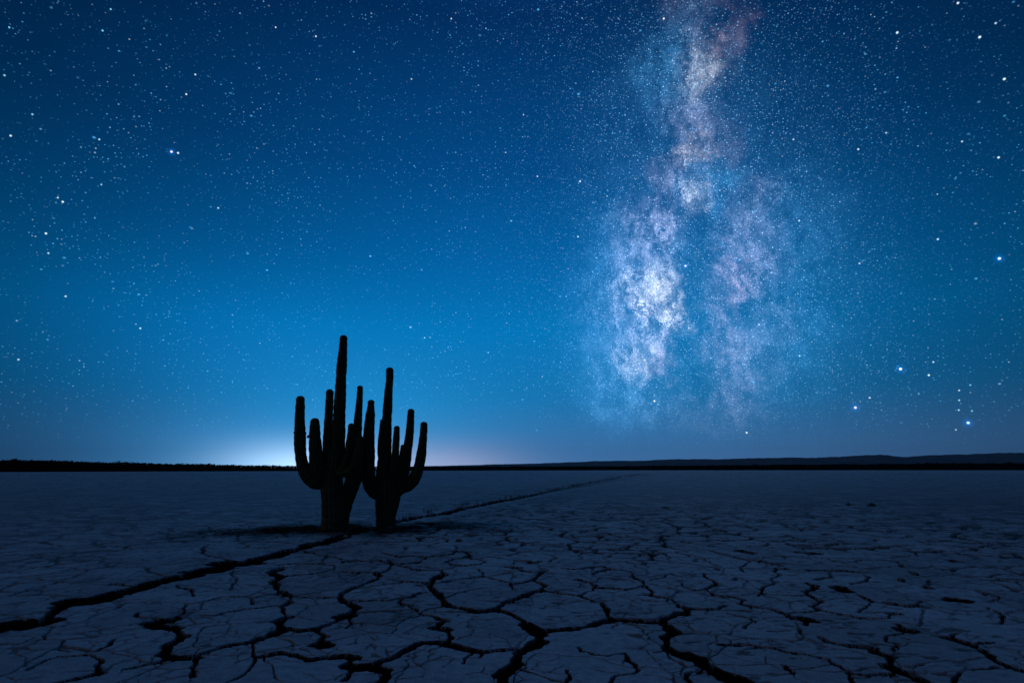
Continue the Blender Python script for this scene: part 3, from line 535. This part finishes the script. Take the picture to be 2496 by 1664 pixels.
cactus("saguaro_cactus", "shorter black cactus with a slim central column, right beside the taller one", (940, 1285),
  [(842,334,24,0),(842,420,26,0),(834,500,29,0),(829,600,32,0),(822,700,34,0),(816,800,40,0),(812,900,44,0),(808,1000,52,0),(810,1100,64,0),(826,1190,80,0),(829,1255,86,0),(822,1320,76,0),(816,1380,70,0),(815,1475,68,0),(815,1520,70,0)],
  [[(710,563,23,0),(709,610,25,0),(704,680,33,0),(697,760,39,0),(694,850,41,0),(692,950,44,0),(690,1040,46,0),(692,1110,46,0),(702,1170,44,0),(730,1220,40,0),(775,1235,40,0),(815,1240,36,0)],
   [(893,747,20,-.16),(891,800,22,-.16),(886,880,25,-.16),(880,980,27,-.16),(868,1060,28,-.14),(845,1150,28,-.08),(825,1210,26,0)],
   [(994,627,23,.1),(991,680,25,.1),(985,780,28,.1),(976,860,31,.1),(965,930,35,.1),(950,1010,42,.1),(925,1100,45,.08),(890,1180,46,.04),(850,1240,40,0)],
   [(1085,718,24,0),(1083,780,26,0),(1076,860,30,0),(1064,960,35,0),(1045,1050,39,0),(1015,1120,42,0),(975,1165,44,0),(930,1180,46,0),(880,1215,52,0),(830,1260,54,0)],
   [(784,704,8,-.02),(781,760,12,-.02),(777,840,17,-.02),(777,920,22,-.02),(785,1000,24,0)],
   [(936,880,14,-.04),(933,920,18,-.04),(930,980,24,-.02),(925,1050,28,0),(905,1120,28,.02)]],
  [], 40, .9)

# ------------------------------------------------------------------ dry grass, litter, pebbles
def blades(pts, n, h, spread, lr):
    V, F = [], []
    for x, y in pts:
        for _ in range(n):
            a = lr.uniform(0, 6.283); b = np.array([x + lr.normal(0, spread), y + lr.normal(0, spread), -.01]); l = h * lr.uniform(.4, 1)
            ln = lr.uniform(.2, .9); tip = b + np.array([math.cos(a) * ln * l, math.sin(a) * ln * l, l]); mid = (b + tip) / 2 + np.array([0, 0, l * .18])
            w = np.array([-math.sin(a), math.cos(a), 0]) * lr.uniform(.003, .007)
            i = len(V); V += [b - w, b + w, mid + w * .7, mid - w * .7, tip]; F += [(i, i + 1, i + 2, i + 3), (i + 3, i + 2, i + 4)]
    return np.array(V), F
lr = np.random.default_rng(3)
line = [(960,1270),(1045,1251),(1135,1236),(1200,1222),(1300,1205),(1400,1183),(1480,1169),(1558,1155)]
pts = []
for (ax, ay), (bx, by) in zip(line[:-1], line[1:]):
    A, B = on_ground(ax, ay), on_ground(bx, by); L = np.linalg.norm(B - A)
    for _ in range(int(min(L, 60) * 4)):
        t = lr.random(); p = A + (B - A) * t; s = .10 + .004 * np.linalg.norm(p)
        pts.append((p[0] + lr.normal(0, s), p[1] + lr.normal(0, s)))
V, F = blades(pts, 7, .16, .05, lr)
tag(mesh_obj("dry_grass", V, F, STRAW, smooth=False), "thin dry grass growing along the long fissure beyond the cacti", "grass", kind='stuff')
for px, py, h, n_, lab in ((1118, 1318, .06, 60, "small dry straw tuft lying low on cracked clay right of the cacti"), (1624, 1239, .11, 50, "lone dark grass tuft on pale clay below the start of the blue hills"),
                      (2070, 1231, .13, 70, "dark grass tuft on the right flat, left one of a close pair"), (2126, 1233, .15, 90, "wider dark grass tuft on the right flat, right one of a close pair"), (1988, 1151, .8, 60, "distant dark tuft out near the scrub line on the right")):
    p = on_ground(px, py); V, F = blades([(0, 0)], n_, h, h * .5, lr)
    o = mesh_obj("grass_tuft", V, F, STRAW, smooth=False); o.location = (p[0], p[1], 0); tag(o, lab, "grass tuft")
V, F = [], []
for px, py, hx, hy, n_ in ((700, 1291, 150, 12, 420), (560, 1300, 90, 10, 180), (850, 1285, 110, 7, 300), (1070, 1286, 100, 8, 180), (900, 1292, 160, 8, 260)):
    for _ in range(n_):
        c = on_ground(px + lr.normal(0, hx * .5), py + lr.normal(0, hy * .5)); a = lr.uniform(0, 6.283); l = lr.uniform(.02, .11); w = lr.uniform(.002, .006)
        d = np.array([math.cos(a), math.sin(a), lr.uniform(-.1, .25)]); sd2 = np.array([-math.sin(a), math.cos(a), 0]) * w; b = np.array([c[0], c[1], .004])
        i = len(V); up_ = np.array([0, 0, w * 1.6])
        V += [b - sd2, b + sd2, b + up_, b + d * l - sd2 * .5, b + d * l + sd2 * .5, b + d * l + up_ * .6]
        F += [(i, i + 1, i + 4, i + 3), (i + 1, i + 2, i + 5, i + 4), (i + 2, i, i + 3, i + 5)]
tag(mesh_obj("twig_litter", V, F, TWIG, smooth=False), "dark dead twigs and litter strewn round the cactus bases", "litter", kind='stuff')
def pebble(px, py, r, lab, seed):
    p = on_ground(px, py); l2 = np.random.default_rng(seed); V, F = [], []
    for i in range(9):
        ph = math.pi * i / 8
        for j in range(14):
            t = 2 * math.pi * j / 14; d = np.array([math.sin(ph) * math.cos(t), math.sin(ph) * math.sin(t), math.cos(ph)])
            q_ = r * (1 + .25 * math.sin(3 * d[0] + seed) * math.cos(4 * d[1]) + .05 * l2.normal() * math.sin(ph)); V.append(d * q_ * np.array([1.2, .9, .6]))
    for i in range(8):
        for j in range(14): F.append((i * 14 + j, (i + 1) * 14 + j, (i + 1) * 14 + (j + 1) % 14, i * 14 + (j + 1) % 14))
    o = mesh_obj("pebble", V, F, STONE); o.location = (p[0], p[1], r * .3); tag(o, lab, "pebble")
pebble(951, 1287, .035, "pale pebble lying at the foot of the shorter cactus", 1)
pebble(843, 1309, .040, "pale pebble on the edge of the long dark fissure below the taller cactus", 2)

# ------------------------------------------------------------------ night haze over the flat
hm = bpy.data.materials.new("haze_air"); hm.use_nodes = True; hm.node_tree.nodes.clear()
hv = hm.node_tree.nodes.new('ShaderNodeVolumePrincipled'); ho = hm.node_tree.nodes.new('ShaderNodeOutputMaterial')
hv.inputs['Color'].default_value = (.60, .78, 1.0, 1); hv.inputs['Density'].default_value = 2e-5
hm.node_tree.links.new(hv.outputs[0], ho.inputs['Volume'])
a, z0, z1 = 12100.0, -3.5, 420.0
haze = mesh_obj("haze", [(x, y, z) for z in (z0, z1) for y in (-a, a) for x in (-a, a)], [(0, 2, 3, 1), (4, 5, 7, 6), (0, 1, 5, 4), (2, 6, 7, 3), (0, 4, 6, 2), (1, 3, 7, 5)], hm, smooth=False)
tag(haze, "faint blue night haze lying over the lake bed", "haze", kind='stuff')
